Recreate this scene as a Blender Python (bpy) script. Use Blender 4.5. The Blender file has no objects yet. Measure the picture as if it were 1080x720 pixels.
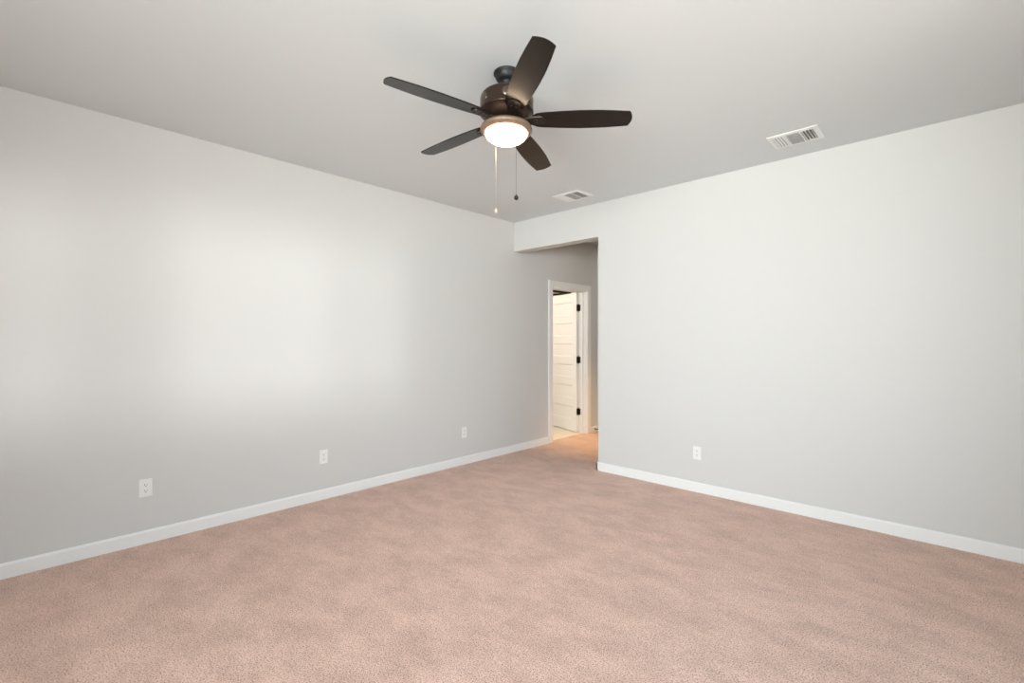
import bpy, bmesh, math
from mathutils import Vector, Matrix

S = bpy.context.scene
COL = S.collection
PI = math.pi

# ------------------------------------------------------------------ camera
CAM_H = 1.32
YAW = math.radians(43.35)
cam_d = bpy.data.cameras.new('camera'); cam = bpy.data.objects.new('camera', cam_d); COL.objects.link(cam)
cam.location = (0, 0, CAM_H); cam.rotation_euler = (PI/2, 0, YAW)
cam_d.sensor_width = 36.0; cam_d.lens = 499.0/1080*36; cam_d.clip_start = .02
S.camera = cam

# ------------------------------------------------------------------ exposure
S.view_settings.view_transform = 'Standard'; S.view_settings.look = 'None'
S.view_settings.gamma = 1; S.view_settings.use_curve_mapping = False
S.view_settings.exposure = 0.05

# ------------------------------------------------------------------ room measures
XL, XR, YB, YF, ZC = -3.873, 1.25, -2.6, 4.139, 2.74
T = .14                                   # wall thickness
OPX, HEAD = -2.69, 2.395                  # opening in the far wall: right edge, header underside
HX, HY = -1.95, 5.93                      # hall: right wall, end wall
D0, D1, DZ = 4.868, 5.662, 2.035          # bathroom door opening in the left wall
BX, BY0, BY1 = -6.35, 4.35, 7.75          # bathroom
WR = [(-1.60, -.46), (-.32, 1.14), (1.26, 1.66)]         # windows of the right wall (y ranges); third added to fade the sun patch
WB = [(-.60, .25), (.35, 1.20)]   # windows of the back wall (x ranges)
WZ0, WZ1 = .86, 2.36

# ------------------------------------------------------------------ world, sun and daylight
w = bpy.data.worlds.new('sky'); S.world = w; w.use_nodes = True
bg = w.node_tree.nodes['Background']; bg.inputs[0].default_value = (.80, .90, 1, 1); bg.inputs[1].default_value = .3

def area(name, loc, direction, sx, sy, power, col, spread=PI):
    d = bpy.data.lights.new(name, 'AREA'); d.shape = 'RECTANGLE'; d.size = sx; d.size_y = sy
    d.energy = power; d.color = col; d.spread = spread
    o = bpy.data.objects.new(name, d); COL.objects.link(o); o.location = loc
    o.rotation_euler = Vector(direction).to_track_quat('-Z', 'Y').to_euler()
    return o
SKY_R, GROUND_R = (.42, .70, 1.0), (1.0, .925, .82)
SKY_B, GROUND_B = (.88, .98, 1.0), (.92, .985, .95)
WARMW = (.97, .98, 1.0)
def window_light(c, inward, side, width, sky, ground, csky, cground, ang):
    """sky light falling in through a window, and light thrown up by the ground outside"""
    n_ = Vector(inward)
    area('daylight_sky', c - n_*.32 + Vector((0, 0, .25)), n_ + side + Vector((0, 0, -.40)), width, 1.5, sky, csky, math.radians(ang))
    area('daylight_ground', c - n_*.32 - Vector((0, 0, .25)), n_ + side + Vector((0, 0, .45)), width, 1.5, ground, cground, math.radians(ang))
for a, b in WR: window_light(Vector((XR+T, (a+b)/2, (WZ0+WZ1)/2)), (-1, 0, 0), Vector((0, .85, 0)), b-a, 12*(b-a), 17*(b-a), SKY_R, GROUND_R, 100)
for a, b in WB: window_light(Vector(((a+b)/2, YB-T, (WZ0+WZ1)/2)), (0, 1, 0), Vector((-.43, 0, 0)), b-a, 37*(b-a), 57*(b-a), SKY_B, GROUND_B, 80)
sd = bpy.data.lights.new('sun', 'SUN'); sd.energy = .95; sd.angle = math.radians(6.8); sd.color = WARMW
sun = bpy.data.objects.new('sun', sd); COL.objects.link(sun)
sun.rotation_euler = Vector((-1, .17, -.02)).to_track_quat('-Z', 'Y').to_euler()

# ------------------------------------------------------------------ materials
def mat(name, col, rough=.5, metal=0., spec=.5, emit=None, estr=0.):
    m = bpy.data.materials.new(name); m.use_nodes = True
    b = m.node_tree.nodes['Principled BSDF']
    b.inputs['Base Color'].default_value = (*col, 1); b.inputs['Roughness'].default_value = rough
    b.inputs['Metallic'].default_value = metal; b.inputs['Specular IOR Level'].default_value = spec
    if emit:
        b.inputs['Emission Color'].default_value = (*emit, 1); b.inputs['Emission Strength'].default_value = estr
    return m
def nodes(m): return m.node_tree.nodes, m.node_tree.links, m.node_tree.nodes['Principled BSDF']
def noise(m, scale, detail=2, rough=.5, stretch=None, rot=0):
    n, l, b = nodes(m)
    tc = n.new('ShaderNodeTexCoord'); mp = n.new('ShaderNodeMapping'); t = n.new('ShaderNodeTexNoise')
    l.new(tc.outputs['Object'], mp.inputs[0]); l.new(mp.outputs[0], t.inputs['Vector'])
    if stretch: mp.inputs['Scale'].default_value = stretch
    mp.inputs['Rotation'].default_value = (0, 0, rot)
    t.inputs['Scale'].default_value = scale; t.inputs['Detail'].default_value = detail; t.inputs['Roughness'].default_value = rough
    return t
def paint(name, col, rough=.6, bump=.08, scale=160, spec=.3):
    m = mat(name, col, rough, spec=spec); n, l, b = nodes(m)
    t = noise(m, scale, 3)
    bp = n.new('ShaderNodeBump'); bp.inputs['Strength'].default_value = bump; bp.inputs['Distance'].default_value = .002
    l.new(t.outputs[0], bp.inputs['Height']); l.new(bp.outputs[0], b.inputs['Normal'])
    return m
M_WALL = paint('wall_paint', (.645, .635, .615), .62)
M_CEIL = paint('ceiling_paint', (.69, .715, .725), .85, .12, 120, .1)
M_TRIM = mat('trim_paint', (.84, .835, .82), .35, spec=.4)
M_DOOR = mat('door_paint', (.86, .84, .80), .4, spec=.4)
M_BATH = paint('bathroom_paint', (.78, .74, .67), .7)
M_PLATE = mat('plate_plastic', (.84, .83, .81), .35)
M_SLOT = mat('slot_dark', (.03, .03, .03), .6)
M_BLACK = mat('black_metal', (.016, .015, .014), .4, .6)
M_BRONZE = mat('oiled_bronze', (.058, .036, .026), .38, .75)
M_MEDAL = mat('medallion_bronze', (.13, .10, .08), .3, .75)
M_IRON = mat('iron_bronze', (.030, .021, .016), .42, .6)
M_CANOPY = mat('canopy_bronze', (.010, .0105, .010), .5, .3)
M_VENT = mat('vent_enamel', (.80, .80, .79), .4)
M_DUCT = mat('duct_shade', (.20, .20, .20), .8)
M_GLASSY = mat('lit_glass', (.95, .92, .86), .35, emit=(1, .74, .47), estr=40)
M_CHAIN = mat('chain_metal', (.16, .15, .14), .4, .8)
M_CHAINW = mat('chain_brass', (.45, .42, .37), .3, .9)
M_WHITEFOB = mat('fob_ivory', (.36, .30, .26), .4)

# espresso wood blade
M_BLADE = mat('espresso_blade', (.020, .014, .011), .27, spec=.32)
n, l, b = nodes(M_BLADE)
t = noise(M_BLADE, 30, 4, .6, (1, 14, 1)); cr = n.new('ShaderNodeValToRGB')
cr.color_ramp.elements[0].color = (.005, .0037, .003, 1); cr.color_ramp.elements[1].color = (.014, .010, .008, 1)
l.new(t.outputs[0], cr.inputs[0]); l.new(cr.outputs[0], b.inputs['Base Color'])

# carpet: cut pile, speckled fibres and brushed patches
M_CARPET = mat('carpet', (.5, .36, .3), .95, spec=.05)
n, l, b = nodes(M_CARPET)
b.inputs['Sheen Weight'].default_value = .25; b.inputs['Sheen Roughness'].default_value = .6
b.inputs['Sheen Tint'].default_value = (1, .86, .78, 1)
t1 = noise(M_CARPET, 165, 2, .65); t2 = noise(M_CARPET, 3.2, 6, .68, (1, 1.7, 1), math.radians(-38))
t3 = noise(M_CARPET, 34, 3, .7)
r1 = n.new('ShaderNodeValToRGB'); e = r1.color_ramp.elements
e[0].position = .34; e[0].color = (.25, .155, .135, 1); e[1].position = .50; e[1].color = (.74, .502, .405, 1)
x = e.new(.72); x.color = (.86, .60, .50, 1)
l.new(t1.outputs[0], r1.inputs[0])
r2 = n.new('ShaderNodeValToRGB'); e = r2.color_ramp.elements
e[0].position = .36; e[0].color = (.84, .82, .81, 1); e[1].position = .60; e[1].color = (1.05, 1.05, 1.05, 1)
l.new(t2.outputs[0], r2.inputs[0])
r3 = n.new('ShaderNodeValToRGB'); e = r3.color_ramp.elements
e[0].position = .32; e[0].color = (.90, .89, .88, 1); e[1].position = .62; e[1].color = (1.03, 1.03, 1.03, 1)
l.new(t3.outputs[0], r3.inputs[0])
def mul(a, c):
    x = n.new('ShaderNodeMix'); x.data_type = 'RGBA'; x.blend_type = 'MULTIPLY'; x.inputs[0].default_value = 1
    l.new(a, x.inputs[6]); l.new(c, x.inputs[7]); return x.outputs[2]
l.new(mul(mul(r1.outputs[0], r2.outputs[0]), r3.outputs[0]), b.inputs['Base Color'])
bp = n.new('ShaderNodeBump'); bp.inputs['Strength'].default_value = .55; bp.inputs['Distance'].default_value = .006
l.new(t1.outputs[0], bp.inputs['Height']); l.new(bp.outputs[0], b.inputs['Normal'])

# cream bathroom tile
M_TILE = mat('cream_tile', (.80, .74, .64), .35)
n, l, b = nodes(M_TILE)
tc = n.new('ShaderNodeTexCoord'); br = n.new('ShaderNodeTexBrick'); l.new(tc.outputs['Object'], br.inputs['Vector'])
br.inputs['Scale'].default_value = 1; br.offset = .33
br.inputs['Brick Width'].default_value = .6; br.inputs['Row Height'].default_value = .3; br.inputs['Mortar Size'].default_value = .004
br.inputs['Color1'].default_value = (.80, .74, .64, 1); br.inputs['Color2'].default_value = (.78, .72, .62, 1)
br.inputs['Mortar'].default_value = (.62, .57, .5, 1)
l.new(br.outputs[0], b.inputs['Base Color'])

# ------------------------------------------------------------------ mesh helpers
def box(bm, x0, x1, y0, y1, z0, z1, bev=0, seg=2):
    r = bmesh.ops.create_cube(bm, size=1)
    for v in r['verts']:
        v.co = Vector(((x0+x1)/2 + v.co.x*(x1-x0), (y0+y1)/2 + v.co.y*(y1-y0), (z0+z1)/2 + v.co.z*(z1-z0)))
    if bev:
        es = list({e for v in r['verts'] for e in v.link_edges})
        bmesh.ops.bevel(bm, geom=es, offset=bev, segments=seg, affect='EDGES', profile=.5)
def obj(name, bm, m, parent=None, smooth=False):
    me = bpy.data.meshes.new(name); bm.normal_update(); bm.to_mesh(me); bm.free()
    me.materials.append(m)
    if smooth:
        for p in me.polygons: p.use_smooth = True
    o = bpy.data.objects.new(name, me); COL.objects.link(o); o.parent = parent
    return o
def struct(name, bm, m, parent=None):
    o = obj(name, bm, m, parent)
    if not parent: o['kind'] = 'structure'
    return o
def empty(name, loc=(0, 0, 0), rot=(0, 0, 0)):
    o = bpy.data.objects.new(name, None); COL.objects.link(o); o.location = loc; o.rotation_euler = rot
    o.empty_display_size = .1
    return o
def tag(o, label, cat=None, group=None, kind=None):
    o['label'] = label
    if cat: o['category'] = cat
    if group: o['group'] = group
    if kind: o['kind'] = kind
def lathe(bm, prof, seg=64, cap=False):
    rings = []
    for r, z in prof:
        if r < 1e-6: rings.append([bm.verts.new((0, 0, z))])
        else: rings.append([bm.verts.new((r*math.cos(2*PI*i/seg), r*math.sin(2*PI*i/seg), z)) for i in range(seg)])
    for A, B in zip(rings, rings[1:]):
        for i in range(seg):
            j = (i+1) % seg
            if len(A) == 1 and len(B) == 1: continue
            if len(A) == 1: f = (A[0], B[i], B[j])
            elif len(B) == 1: f = (A[i], A[j], B[0])
            else: f = (A[i], A[j], B[j], B[i])
            bm.faces.new(f)
    bmesh.ops.recalc_face_normals(bm, faces=bm.faces)
def wall(name, axis, pos, pos2, a0, a1, z0, z1, holes, m):
    """wall slab between pos and pos2, running a0..a1; holes = (a, b, za, zb)"""
    bm = bmesh.new()
    def put(a, b_, za, zb):
        if b_-a < 1e-5 or zb-za < 1e-5: return
        if axis == 'y': box(bm, min(pos, pos2), max(pos, pos2), a, b_, za, zb)
        else: box(bm, a, b_, min(pos, pos2), max(pos, pos2), za, zb)
    cur = a0
    for (a, b_, za, zb) in sorted(holes):
        put(cur, a, z0, z1); put(a, b_, z0, za); put(a, b_, zb, z1); cur = b_
    put(cur, a1, z0, z1)
    return struct(name, bm, m)

# ------------------------------------------------------------------ room shell
bm = bmesh.new(); box(bm, XL-.07, XR+T, YB-T, HY+T, -.1, 0); struct('floor', bm, M_CARPET)
bm = bmesh.new(); box(bm, BX-T, XL-.07, BY0-T, BY1+T, -.1, -.004); struct('floor_bathroom', bm, M_TILE)
bm = bmesh.new(); box(bm, XL-T, XR+T, YB-T, HY+T, ZC, ZC+.1); struct('ceiling', bm, M_CEIL)
bm = bmesh.new(); box(bm, BX-T, XL-T, BY0-T, BY1+T, ZC, ZC+.1); struct('ceiling_bathroom', bm, M_CEIL)
wall('wall_left', 'y', XL, XL-T, YB-T, BY1+T, 0, ZC, [(D0-.02, D1+.02, 0, DZ+.02)], M_WALL)
wall('wall_far', 'x', YF, YF+T, XL, XR+T, 0, ZC, [(XL, OPX, 0, HEAD)], M_WALL)
wall('wall_right', 'y', XR, XR+T, YB-T, YF, 0, ZC, [(a, b_, WZ0, WZ1) for a, b_ in WR], M_WALL)
wall('wall_back', 'x', YB, YB-T, XL, XR, 0, ZC, [(a, b_, WZ0, WZ1) for a, b_ in WB], M_WALL)
wall('wall_hall_right', 'y', HX, HX+T, YF+T, HY+T, 0, ZC, [], M_WALL)
wall('wall_hall_end', 'x', HY, HY+T, XL, HX, 0, ZC, [(-3.80, -2.95, 0, 2.04)], M_WALL)
wall('wall_bathroom_far', 'y', BX, BX-T, BY0-T, BY1+T, 0, ZC, [], M_BATH)
wall('wall_bathroom_left', 'x', BY0, BY0-T, BX, XL-T, 0, ZC, [], M_BATH)
wall('wall_bathroom_right', 'x', BY1, BY1+T, BX, XL-T, 0, ZC, [], M_BATH)

# baseboards (chamfered top edge)
def board(bm, p0, p1, nrm, h=.085, t=.014):
    p0, p1, nrm = Vector((*p0, 0)), Vector((*p1, 0)), Vector((*nrm, 0))
    prof = [(0, 0), (t, 0), (t, h-.012), (t*.45, h), (0, h)]
    A = [bm.verts.new(p0 + nrm*d + Vector((0, 0, z))) for d, z in prof]
    B = [bm.verts.new(p1 + nrm*d + Vector((0, 0, z))) for d, z in prof]
    for i in range(5):
        j = (i+1) % 5; bm.faces.new((A[i], A[j], B[j], B[i]))
    bm.faces.new(A); bm.faces.new(list(reversed(B)))
    bmesh.ops.recalc_face_normals(bm, faces=bm.faces)
bm = bmesh.new(); board(bm, (XL, YB), (XL, D0-.085), (1, 0)); struct('baseboard_left', bm, M_TRIM)
bm = bmesh.new(); board(bm, (XL, D1+.085), (XL, HY), (1, 0)); struct('baseboard_hall_left', bm, M_TRIM)
bm = bmesh.new(); board(bm, (OPX-.014, YF), (XR, YF), (0, -1)); board(bm, (OPX, YF-.014), (OPX, YF+T), (-1, 0))
struct('baseboard_far', bm, M_TRIM)
bm = bmesh.new(); board(bm, (XR, YB), (XR, YF-.014), (-1, 0)); struct('baseboard_right', bm, M_TRIM)
bm = bmesh.new(); board(bm, (XL+.014, YB), (XR-.014, YB), (0, 1)); struct('baseboard_back', bm, M_TRIM)

# windows behind the camera: frame, mullion, sill
k = 0
for wallname, rng in (('r', WR), ('b', WB)):
    for a, b_ in rng:
        k += 1
        def P(bm, u0, u1, d0, d1, z0, z1):
            if wallname == 'r': box(bm, XR+d0, XR+d1, u0, u1, z0, z1)
            else: box(bm, u0, u1, YB-d1, YB-d0, z0, z1)
        bm = bmesh.new(); f = .04
        P(bm, a, a+f, .06, .12, WZ0, WZ1); P(bm, b_-f, b_, .06, .12, WZ0, WZ1)
        P(bm, a+f, b_-f, .06, .12, WZ0, WZ0+f); P(bm, a+f, b_-f, .06, .12, WZ1-f, WZ1)
        zm = (WZ0+WZ1)/2; P(bm, a+f, b_-f, .07, .11, zm-.02, zm+.02)
        wo = struct('window_%d' % k, bm, M_TRIM)
        bm = bmesh.new(); P(bm, a-.03, b_+.03, -.03, .06, WZ0-.022, WZ0); obj('window_sill', bm, M_TRIM, wo)

# ------------------------------------------------------------------ bathroom door frame: jamb and casing
CW, CT = .083, .018
bm = bmesh.new()
box(bm, XL-T, XL, D0-.02, D0, 0, DZ+.02); box(bm, XL-T, XL, D1, D1+.02, 0, DZ+.02); box(bm, XL-T, XL, D0, D1, DZ, DZ+.02)
# stop strips
box(bm, XL-.10, XL-.062, D0, D0+.011, 0, DZ); box(bm, XL-.10, XL-.062, D1-.011, D1, 0, DZ); box(bm, XL-.10, XL-.062, D0+.011, D1-.011, DZ-.011, DZ)
frame = struct('trim_1', bm, M_TRIM)
bm = bmesh.new()
for s0, s1, z0, z1 in ((D0-CW, D0-.004, 0, DZ+CW), (D1+.004, D1+CW, 0, DZ+CW), (D0-.004, D1+.004, DZ+.004, DZ+CW)):
    box(bm, XL, XL+CT, s0, s1, z0, z1, .004)
    box(bm, XL-T-CT, XL-T, s0, s1, z0, z1, .004)
obj('casing', bm, M_TRIM, frame)

# door leaf with six recessed panels, opened into the bathroom past the square
LW, LH, LT = .785, 2.02, .035
ang = math.radians(109.6)
piv = (XL-T-.004, D1-.002, .008)
door = empty('door_1', piv, (0, 0, -PI/2 - ang))   # local +x along the leaf, local y across
door['kind'] = 'structure'
def leaf_bm():
    bm = bmesh.new(); st = .10
    y0, y1 = 0, LT
    n_, ph, rh, br_ = 6, .195, .112, .165
    zs = []; z = br_
    for i in range(n_): zs.append((z, z+ph)); z += ph+rh
    box(bm, 0, st, y0, y1, 0, LH); box(bm, LW-st, LW, y0, y1, 0, LH)
    cur = 0
    for a, b_ in zs:
        box(bm, st, LW-st, y0, y1, cur, a); cur = b_
    box(bm, st, LW-st, y0, y1, cur, LH)
    for a, b_ in zs:                     # panels: recess with sloped moulding on both faces
        for yo, yi in ((y0, y0+.009), (y1, y1-.009)):
            m_ = .016
            O = [bm.verts.new((x, yo, z)) for x, z in ((st, a), (LW-st, a), (LW-st, b_), (st, b_))]
            I = [bm.verts.new((x, yi, z)) for x, z in ((st+m_, a+m_), (LW-st-m_, a+m_), (LW-st-m_, b_-m_), (st+m_, b_-m_))]
            for i in range(4): bm.faces.new((O[i], O[(i+1) % 4], I[(i+1) % 4], I[i]))
            bm.faces.new(I)
    return bm
obj('door_leaf', leaf_bm(), M_DOOR, door)
for z in (.295, 1.045, 1.80):
    bm = bmesh.new()
    r = bmesh.ops.create_cone(bm, cap_ends=True, segments=16, radius1=.0075, radius2=.0075, depth=.10)
    for v in r['verts']: v.co += Vector((0, 0, z))
    bmesh.ops.create_uvsphere(bm, u_segments=12, v_segments=8, radius=.008, matrix=Matrix.Translation((0, 0, z+.054)))
    bmesh.ops.create_uvsphere(bm, u_segments=12, v_segments=8, radius=.008, matrix=Matrix.Translation((0, 0, z-.054)))
    box(bm, -.0025, .0, .001, LT-.002, z-.046, z+.046)       # plate let into the leaf edge
    obj('door_hinge', bm, M_BLACK, door)
    bm = bmesh.new(); box(bm, XL-T+.001, XL-T+.036, D1-.003, D1+.0005, z+.008-.046, z+.008+.046)
    obj('hinge_plate', bm, M_BLACK, frame)
bm = bmesh.new()
for s in (-1, 1):
    yy = LT if s > 0 else 0
    bmesh.ops.create_cone(bm, cap_ends=True, segments=24, radius1=.03, radius2=.03, depth=.01,
                          matrix=Matrix.Translation((LW-.06, yy + s*.005, .93)) @ Matrix.Rotation(PI/2, 4, 'X'))
    bmesh.ops.create_uvsphere(bm, u_segments=20, v_segments=14, radius=.026, matrix=Matrix.Translation((LW-.06, yy + s*.045, .93)))
    bmesh.ops.create_cone(bm, cap_ends=True, segments=16, radius1=.01, radius2=.01, depth=.04,
                          matrix=Matrix.Translation((LW-.06, yy + s*.022, .93)) @ Matrix.Rotation(PI/2, 4, 'X'))
obj('door_handle', bm, M_BLACK, door)

# second door at the end of the hall, a sliver of it in view
bm = bmesh.new()
box(bm, -3.795, -2.955, HY+.03, HY+.07, .008, 2.035)
for i in range(6): box(bm, -3.69, -3.06, HY+.024, HY+.031, .165+i*.307, .36+i*.307, .006)
d2 = struct('door_2', bm, M_DOOR)
bm = bmesh.new()
bmesh.ops.create_cone(bm, cap_ends=True, segments=24, radius1=.03, radius2=.03, depth=.01, matrix=Matrix.Translation((-3.735, HY+.025, .90)) @ Matrix.Rotation(PI/2, 4, 'X'))
bmesh.ops.create_cone(bm, cap_ends=True, segments=16, radius1=.01, radius2=.01, depth=.05, matrix=Matrix.Translation((-3.735, HY, .90)) @ Matrix.Rotation(PI/2, 4, 'X'))
bmesh.ops.create_uvsphere(bm, u_segments=20, v_segments=14, radius=.026, matrix=Matrix.Translation((-3.735, HY-.03, .90)))
obj('door_handle', bm, M_BLACK, d2, True)

# spring door stop on the hall baseboard
ds = empty('door_stop', (XL+.014, 5.855, .045))
tag(ds, 'small black door stop sticking out low on the hall baseboard beside the white door', 'door stop')
bm = bmesh.new(); bmesh.ops.create_cone(bm, cap_ends=True, segments=16, radius1=.012, radius2=.006, depth=.012, matrix=Matrix.Translation((.006, 0, 0)) @ Matrix.Rotation(PI/2, 4, 'Y'))
pts = []; N = 90
for i in range(N+1):
    a = i/N*2*PI*9; pts.append(Vector((.01+.05*i/N, .006*math.cos(a), .006*math.sin(a))))
prev = None
for i, p in enumerate(pts):
    d = (pts[min(i+1, N)] - pts[max(i-1, 0)]).normalized(); u = d.orthogonal().normalized(); v_ = d.cross(u)
    ring = [bm.verts.new(p + .0014*(math.cos(q*PI/3)*u + math.sin(q*PI/3)*v_)) for q in range(6)]
    if prev:
        for q in range(6): bm.faces.new((prev[q], prev[(q+1) % 6], ring[(q+1) % 6], ring[q]))
    prev = ring
obj('spring', bm, M_BLACK, ds)
bm = bmesh.new(); bmesh.ops.create_cone(bm, cap_ends=True, segments=20, radius1=.011, radius2=.0095, depth=.022, matrix=Matrix.Translation((.069, 0, 0)) @ Matrix.Rotation(PI/2, 4, 'Y'))
obj('rubber_tip', bm, M_BLACK, ds)

# black shower frame in the bathroom, its top rails seen over the door
sh = empty('shower_frame', (-5.14, 6.98, 0))
tag(sh, 'black metal shower frame whose top rails show above the open white door', 'shower frame')
CXs, CYs = 0, 0
bm = bmesh.new(); box(bm, -.018, .018, -.90, .018, 2.18, 2.212, .003); obj('top_rail', bm, M_BLACK, sh)
bm = bmesh.new(); box(bm, BX+5.14+.001, -.018, -.018, .018, 2.18, 2.212, .003); obj('top_rail', bm, M_BLACK, sh)
bm = bmesh.new(); box(bm, -.018, .018, -.018, .018, 0, 2.18, .003); obj('post', bm, M_BLACK, sh)
bm = bmesh.new(); box(bm, -.018, .018, -.90, -.864, 0, 2.18, .003); obj('post', bm, M_BLACK, sh)

# ------------------------------------------------------------------ bathroom lamp (warm) on its ceiling
bl = empty('ceiling_light', (-5.6, 4.70, ZC))
tag(bl, 'round warm ceiling light inside the bathroom behind the left wall, out of sight', 'ceiling light')
bm = bmesh.new(); lathe(bm, [(.0, 0), (.15, 0), (.155, -.02), (.15, -.03), (.14, -.03)]); obj('rim', bm, M_BLACK, bl, True)
bm = bmesh.new(); lathe(bm, [(.14, -.03), (.12, -.06), (.07, -.08), (0, -.087)])
obj('diffuser', bm, mat('bath_diffuser', (.9, .85, .75), .5, emit=(1, .90, .81), estr=160), bl, True)

hl = empty('recessed_light', (-3.05, 5.35, ZC))
tag(hl, 'warm recessed downlight in the hall ceiling beyond the opening, out of sight', 'recessed light')
bm = bmesh.new(); lathe(bm, [(.060, -.001), (.085, -.001), (.085, -.004), (.064, -.007), (.060, -.001)]); obj('trim_ring', bm, M_TRIM, hl, True)
bm = bmesh.new(); lathe(bm, [(.059, -.0025), (0, -.0025)]); obj('lens', bm, mat('can_lens', (.9, .85, .75), .5, emit=(1, .82, .64), estr=45), hl, True)
d = bpy.data.lights.new('downlight', 'SPOT'); d.energy = 190; d.color = (1, .61, .18); d.spot_size = math.radians(49); d.spot_blend = 1; d.shadow_soft_size = .05
o = bpy.data.objects.new('downlight', d); COL.objects.link(o); o.location = (-3.05, 5.35, ZC-.02); o.rotation_euler = Vector((-.30, .02, -2.7)).to_track_quat('-Z', 'Y').to_euler()

# ------------------------------------------------------------------ ceiling vents
def vent(cx, cy, label):
    root = empty('ceiling_vent', (cx, cy, ZC)); W, D = .305, .258
    tag(root, label, 'vent', 'ceiling air vents')
    bm = bmesh.new(); fr = .030
    A = [(-W/2, -D/2), (W/2, -D/2), (W/2, D/2), (-W/2, D/2)]
    B = [(-W/2+fr, -D/2+fr), (W/2-fr, -D/2+fr), (W/2-fr, D/2-fr), (-W/2+fr, D/2-fr)]
    a = [bm.verts.new((x, y, -.001)) for x, y in A]
    a2 = [bm.verts.new((x*.985, y*.985, -.007)) for x, y in A]
    b2 = [bm.verts.new((x, y, -.010)) for x, y in B]; b1 = [bm.verts.new((x, y, -.001)) for x, y in B]
    for i in range(4):
        j = (i+1) % 4
        bm.faces.new((a[i], a[j], a2[j], a2[i])); bm.faces.new((a2[i], a2[j], b2[j], b2[i])); bm.faces.new((b2[i], b2[j], b1[j], b1[i]))
    bmesh.ops.recalc_face_normals(bm, faces=bm.faces)
    # dividers between the three louvre fields
    for x in (-.044, .044): box(bm, x-.005, x+.005, -D/2+fr, D/2-fr, -.010, -.002)
    obj('frame', bm, M_VENT, root)
    bm = bmesh.new(); box(bm, -W/2+fr, W/2-fr, -D/2+fr, D/2-fr, -.0018, -.0006); obj('duct_shade_sheet', bm, M_DUCT, root)  # flat sheet behind the slats, coloured as the shade inside the duct
    def slat(cx_, cy_, along, length, tilt, hw_=.0078):
        bm = bmesh.new(); box(bm, -length/2, length/2, -hw_, hw_, -.0006, .0006)
        rot = Matrix.Rotation(tilt, 4, 'X')
        if along == 'y': rot = Matrix.Rotation(PI/2, 4, 'Z') @ rot
        bmesh.ops.transform(bm, matrix=Matrix.Translation((cx_, cy_, -.0085)) @ rot, verts=bm.verts)
        obj('slat', bm, M_VENT, root)
    for s in (-1, 1):
        for i in range(4): slat(s*(.0575+.0185*i), 0, 'y', D-2*fr, math.radians(38) if s > 0 else math.radians(-24), .0078 if s > 0 else .0058)
    for i in range(9): slat(0, -D/2+fr+.013+.0215*i, 'x', .078, math.radians(40))
    return root
vent(-.826, 3.748, 'white three-way ceiling vent at the right, high above the far wall')
vent(-2.736, 3.762, 'white ceiling vent behind the fan, nearest the corner and the hall opening')

# ------------------------------------------------------------------ wall outlets
def outlet():
    root = empty('wall_outlet')                       # local: x across, z up, -y out of the wall
    bm = bmesh.new(); box(bm, -.035, .035, -.006, 0, -.0575, .0575, .0025); obj('cover_plate', bm, M_PLATE, root)
    for s in (-1, 1):
        bm = bmesh.new(); zc = s*.0195
        vs = []
        for y in (-.0055, -.0085):
            ring = []
            for i in range(28):
                a = 2*PI*i/28; ring.append(bm.verts.new((max(-.0145, min(.0145, .0175*math.cos(a))), y, zc + max(-.0135, min(.0135, .0175*math.sin(a))))))
            vs.append(ring)
        for i in range(28): bm.faces.new((vs[0][i], vs[0][(i+1) % 28], vs[1][(i+1) % 28], vs[1][i]))
        bm.faces.new(vs[1]); bmesh.ops.recalc_face_normals(bm, faces=bm.faces)
        rc = obj('receptacle', bm, M_PLATE, root)
        bm = bmesh.new()
        box(bm, -.0078, -.0052, -.0090, -.0080, zc-.002, zc+.007); box(bm, .0052, .0078, -.0090, -.0080, zc-.001, zc+.006)
        bmesh.ops.create_cone(bm, cap_ends=True, segments=14, radius1=.0028, radius2=.0028, depth=.001, matrix=Matrix.Translation((0, -.0085, zc-.008)) @ Matrix.Rotation(PI/2, 4, 'X'))
        obj('slots', bm, M_SLOT, rc)
    bm = bmesh.new(); bmesh.ops.create_cone(bm, cap_ends=True, segments=14, radius1=.0035, radius2=.003, depth=.0015, matrix=Matrix.Translation((0, -.0066, 0)) @ Matrix.Rotation(PI/2, 4, 'X'))
    obj('screw', bm, M_PLATE, root)
    return root
def copy_tree(o, parent=None):
    c = o.copy(); COL.objects.link(c); c.parent = parent
    for ch in list(o.children): copy_tree(ch, c)
    return c
first = outlet()
for i, (loc, rz, lab) in enumerate([
        ((XL, .606, .363), PI/2, 'white duplex wall outlet on the left wall, nearest the camera'),
        ((XL, 1.800, .355), PI/2, 'white duplex wall outlet in the middle of the left wall'),
        ((XL, 3.350, .342), PI/2, 'white wall outlet at the far end of the left wall, nearest the hall opening'),
        ((-1.670, YF, .342), 0, 'white duplex wall outlet on the far wall right of the hall opening')]):
    o = first if i == 0 else copy_tree(first)
    o.location = loc; o.rotation_euler = (0, 0, rz); tag(o, lab, 'outlet', 'white wall outlets')

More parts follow.
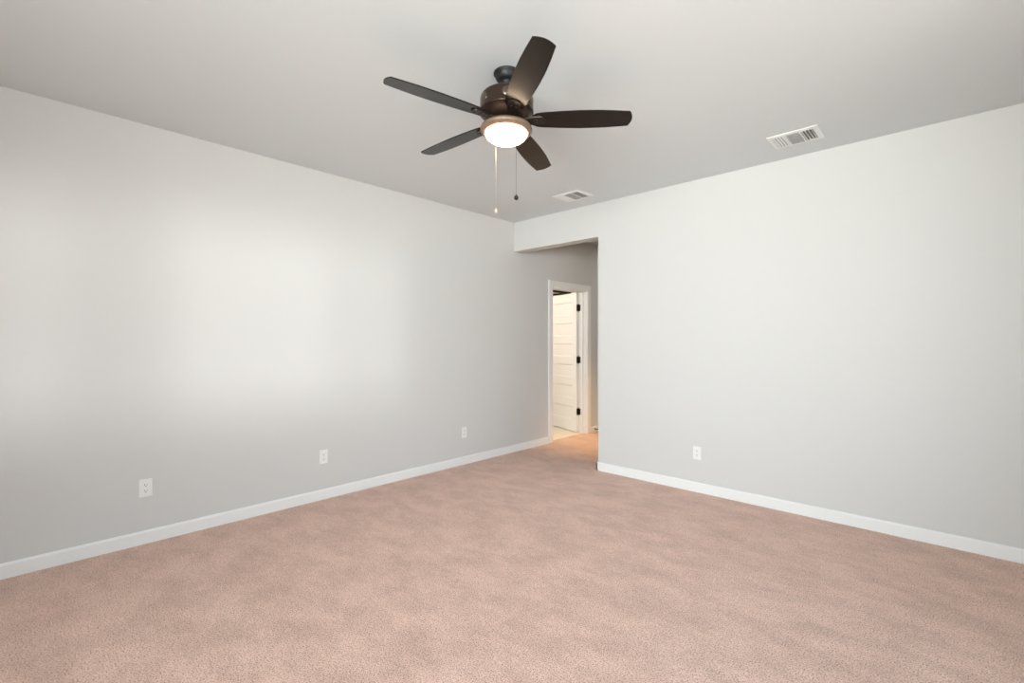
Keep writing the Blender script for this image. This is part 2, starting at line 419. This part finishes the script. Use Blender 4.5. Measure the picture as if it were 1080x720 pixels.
# ------------------------------------------------------------------ ceiling fan
Rt = Vector((math.cos(YAW), math.sin(YAW), 0)); Fw = Vector((-math.sin(YAW), math.cos(YAW), 0))
c0 = -.026*Rt + 2.515*Fw
fan = empty('ceiling_fan', (c0.x, c0.y, ZC), (0, 0, YAW))
tag(fan, 'dark bronze five-blade ceiling fan with a lit bowl lamp and two pull chains', 'ceiling fan')
bm = bmesh.new()
lathe(bm, [(0, 0), (.070, 0), (.0715, -.004), (.0705, -.011), (.065, -.015), (.0635, -.022), (.058, -.036), (.049, -.046), (.037, -.051), (.035, -.053),
           (.035, -.058), (.032, -.060), (.034, -.063), (.031, -.067), (.030, -.072), (.023, -.080), (.014, -.085), (0, -.085)])
bmesh.ops.translate(bm, verts=bm.verts, vec=(0, -.010, 0))
obj('canopy', bm, M_CANOPY, fan, True)
# everything under the ball joint hangs a little out of true
TIL = Matrix.Translation((0, 0, -.05)) @ (Vector((0, 0, 1)).rotation_difference(Vector((.0166, .0466, 1)).normalized())).to_matrix().to_4x4() @ Matrix.Translation((0, 0, .05))
def fobj(name, bm, m, parent=fan, smooth=True):
    bmesh.ops.transform(bm, matrix=TIL, verts=bm.verts)
    return obj(name, bm, m, parent, smooth)
bm = bmesh.new(); lathe(bm, [(0, -.05), (.0125, -.05), (.0125, -.13), (0, -.13)], 24); fobj('downrod', bm, M_CANOPY)
bm = bmesh.new()
lathe(bm, [(0, -.106), (.030, -.106), (.034, -.112), (.085, -.116), (.120, -.119), (.134, -.126), (.1400, -.136), (.1415, -.148), (.1415, -.205),
           (.1435, -.209), (.1435, -.214), (.139, -.217), (.130, -.221), (.124, -.232), (.112, -.246), (.100, -.254), (.088, -.258), (0, -.258)])
hous = fobj('motor_housing', bm, M_BRONZE)
for k in range(6):          # oval medallions round the housing
    a = math.radians(213 + 60*k)
    bm = bmesh.new(); bmesh.ops.create_uvsphere(bm, u_segments=20, v_segments=12, radius=1)
    for v in bm.verts: v.co = Vector((v.co.x*.0075, v.co.y*.030, v.co.z*.026))
    bmesh.ops.transform(bm, matrix=Matrix.Rotation(a, 4, 'Z') @ Matrix.Translation((.1395, 0, -.170)), verts=bm.verts)
    fobj('medallion', bm, M_MEDAL, hous)
HB = ZC - CAM_H - 1.169     # blade plane below the ceiling
bm = bmesh.new(); lathe(bm, [(0, -.256), (.075, -.256), (.078, -.262), (.078, -.279), (.070, -.285), (.066, -.292), (0, -.292)]); fobj('switch_housing', bm, M_BRONZE)
bm = bmesh.new()
lathe(bm, [(0, -.282), (.085, -.282), (.118, -.286), (.133, -.292), (.1375, -.300), (.1375, -.306), (.133, -.313), (.118, -.322), (.1115, -.324), (.1115, -.314), (0, -.314)])
fobj('lamp_fitter', bm, mat('fitter_bronze', (.25, .17, .12), .55, .6))
bm = bmesh.new()
pr = [(.1110*math.cos(t), -.319 - .054*math.sin(t)) for t in [i*PI/2/14 for i in range(15)]]; pr[-1] = (0, pr[-1][1])
lathe(bm, pr); fobj('lamp_bowl', bm, M_GLASSY)
# blades
def hw(t):   # half width along the blade, t 0..1
    pts = [(0, .030), (.02, .042), (.05, .049), (.14, .055), (.3, .0605), (.5, .0645), (.7, .0635), (.85, .0585), (1, .0515)]
    for (a, x), (b_, y) in zip(pts, pts[1:]):
        if t <= b_: return x + (y-x)*(t-a)/(b_-a)
    return pts[-1][1]
TH, PITCH = -.0658, -.2015
for k in range(5):
    a = TH - k*math.radians(72)
    bm = bmesh.new(); r0, r1 = .138, .639
    out = []
    N = 32
    for i in range(N+1): t = i/N; out.append((r0 + (r1-r0)*t, hw(t)))
    for i in range(1, 12): s = 1 - 2*i/12; out.append((r1 + .016*(1-s*s), .0515*s))
    for i in range(N, -1, -1): t = i/N; out.append((r0 + (r1-r0)*t, -hw(t)))
    top = [bm.verts.new((x, y, .003)) for x, y in out]; bot = [bm.verts.new((x, y, -.003)) for x, y in out]
    bm.faces.new(top); bm.faces.new(list(reversed(bot)))
    for i in range(len(out)): j = (i+1) % len(out); bm.faces.new((top[i], bot[i], bot[j], top[j]))
    M4 = Matrix.Translation((0, 0, -HB)) @ Matrix.Rotation(a, 4, 'Z') @ Matrix.Rotation(PITCH, 4, 'X')
    bmesh.ops.recalc_face_normals(bm, faces=bm.faces)
    bmesh.ops.transform(bm, matrix=M4, verts=bm.verts)
    fobj('blade', bm, M_BLADE, smooth=False)
    # blade iron: arm under the motor, spade plate under the blade root
    bm = bmesh.new()
    o2 = []
    for i in range(25):
        q = -PI/2 + PI*i/24; o2.append((.176 + .032*math.cos(q), .034*math.sin(q)))
    o2 = [(.070, -.030), (.11, -.022), (.145, -.032)] + o2 + [(.145, .032), (.11, .022), (.070, .030)]
    top = [bm.verts.new((x, y, -.0035)) for x, y in o2]; bot = [bm.verts.new((x*.995+.001, y*.9, -.010)) for x, y in o2]
    bm.faces.new(top); bm.faces.new(list(reversed(bot)))
    for i in range(len(o2)): j = (i+1) % len(o2); bm.faces.new((top[i], bot[i], bot[j], top[j]))
    for sx, sy in ((.16, -.013), (.16, .013), (.192, 0)):
        bmesh.ops.create_uvsphere(bm, u_segments=12, v_segments=8, radius=.005, matrix=Matrix.Translation((sx, sy, -.010)))
    bmesh.ops.recalc_face_normals(bm, faces=bm.faces)
    bmesh.ops.transform(bm, matrix=M4, verts=bm.verts)
    fobj('blade_iron', bm, M_IRON, smooth=False)
# pull chains: beads on a cord, plumb, each with a fob
def chain(x, y, z0, z1, m, mf, name_label, big):
    bm = bmesh.new()
    bmesh.ops.create_cone(bm, cap_ends=True, segments=8, radius1=.0009, radius2=.0009, depth=z0-z1, matrix=Matrix.Translation((x, y, (z0+z1)/2)))
    nb = int((z0-z1)/.0065)
    for i in range(nb): bmesh.ops.create_icosphere(bm, subdivisions=1, radius=.0013, matrix=Matrix.Translation((x, y, z1 + (i+.5)*(z0-z1)/nb)))
    c = obj('pull_chain', bm, m, fan); c['label'] = name_label
    bm = bmesh.new(); s = .0115 if big else .009
    lathe(bm, [(0, .016), (.003, .014), (.004, .008), (s*.8, .004), (s, -.004), (s*.85, -.011), (s*.4, -.016), (0, -.017)], 20)
    bmesh.ops.transform(bm, matrix=Matrix.Translation((x, y, z1 - .012)), verts=bm.verts)
    obj('chain_fob', bm, mf, c, True)
chain(.047, -.142, -.30, -.683, M_CHAIN, M_BLACK, 'dark chain with a black fob', True)
chain(-.064, .122, -.30, -.682, M_CHAINW, M_WHITEFOB, 'pale chain with an ivory fob', False)
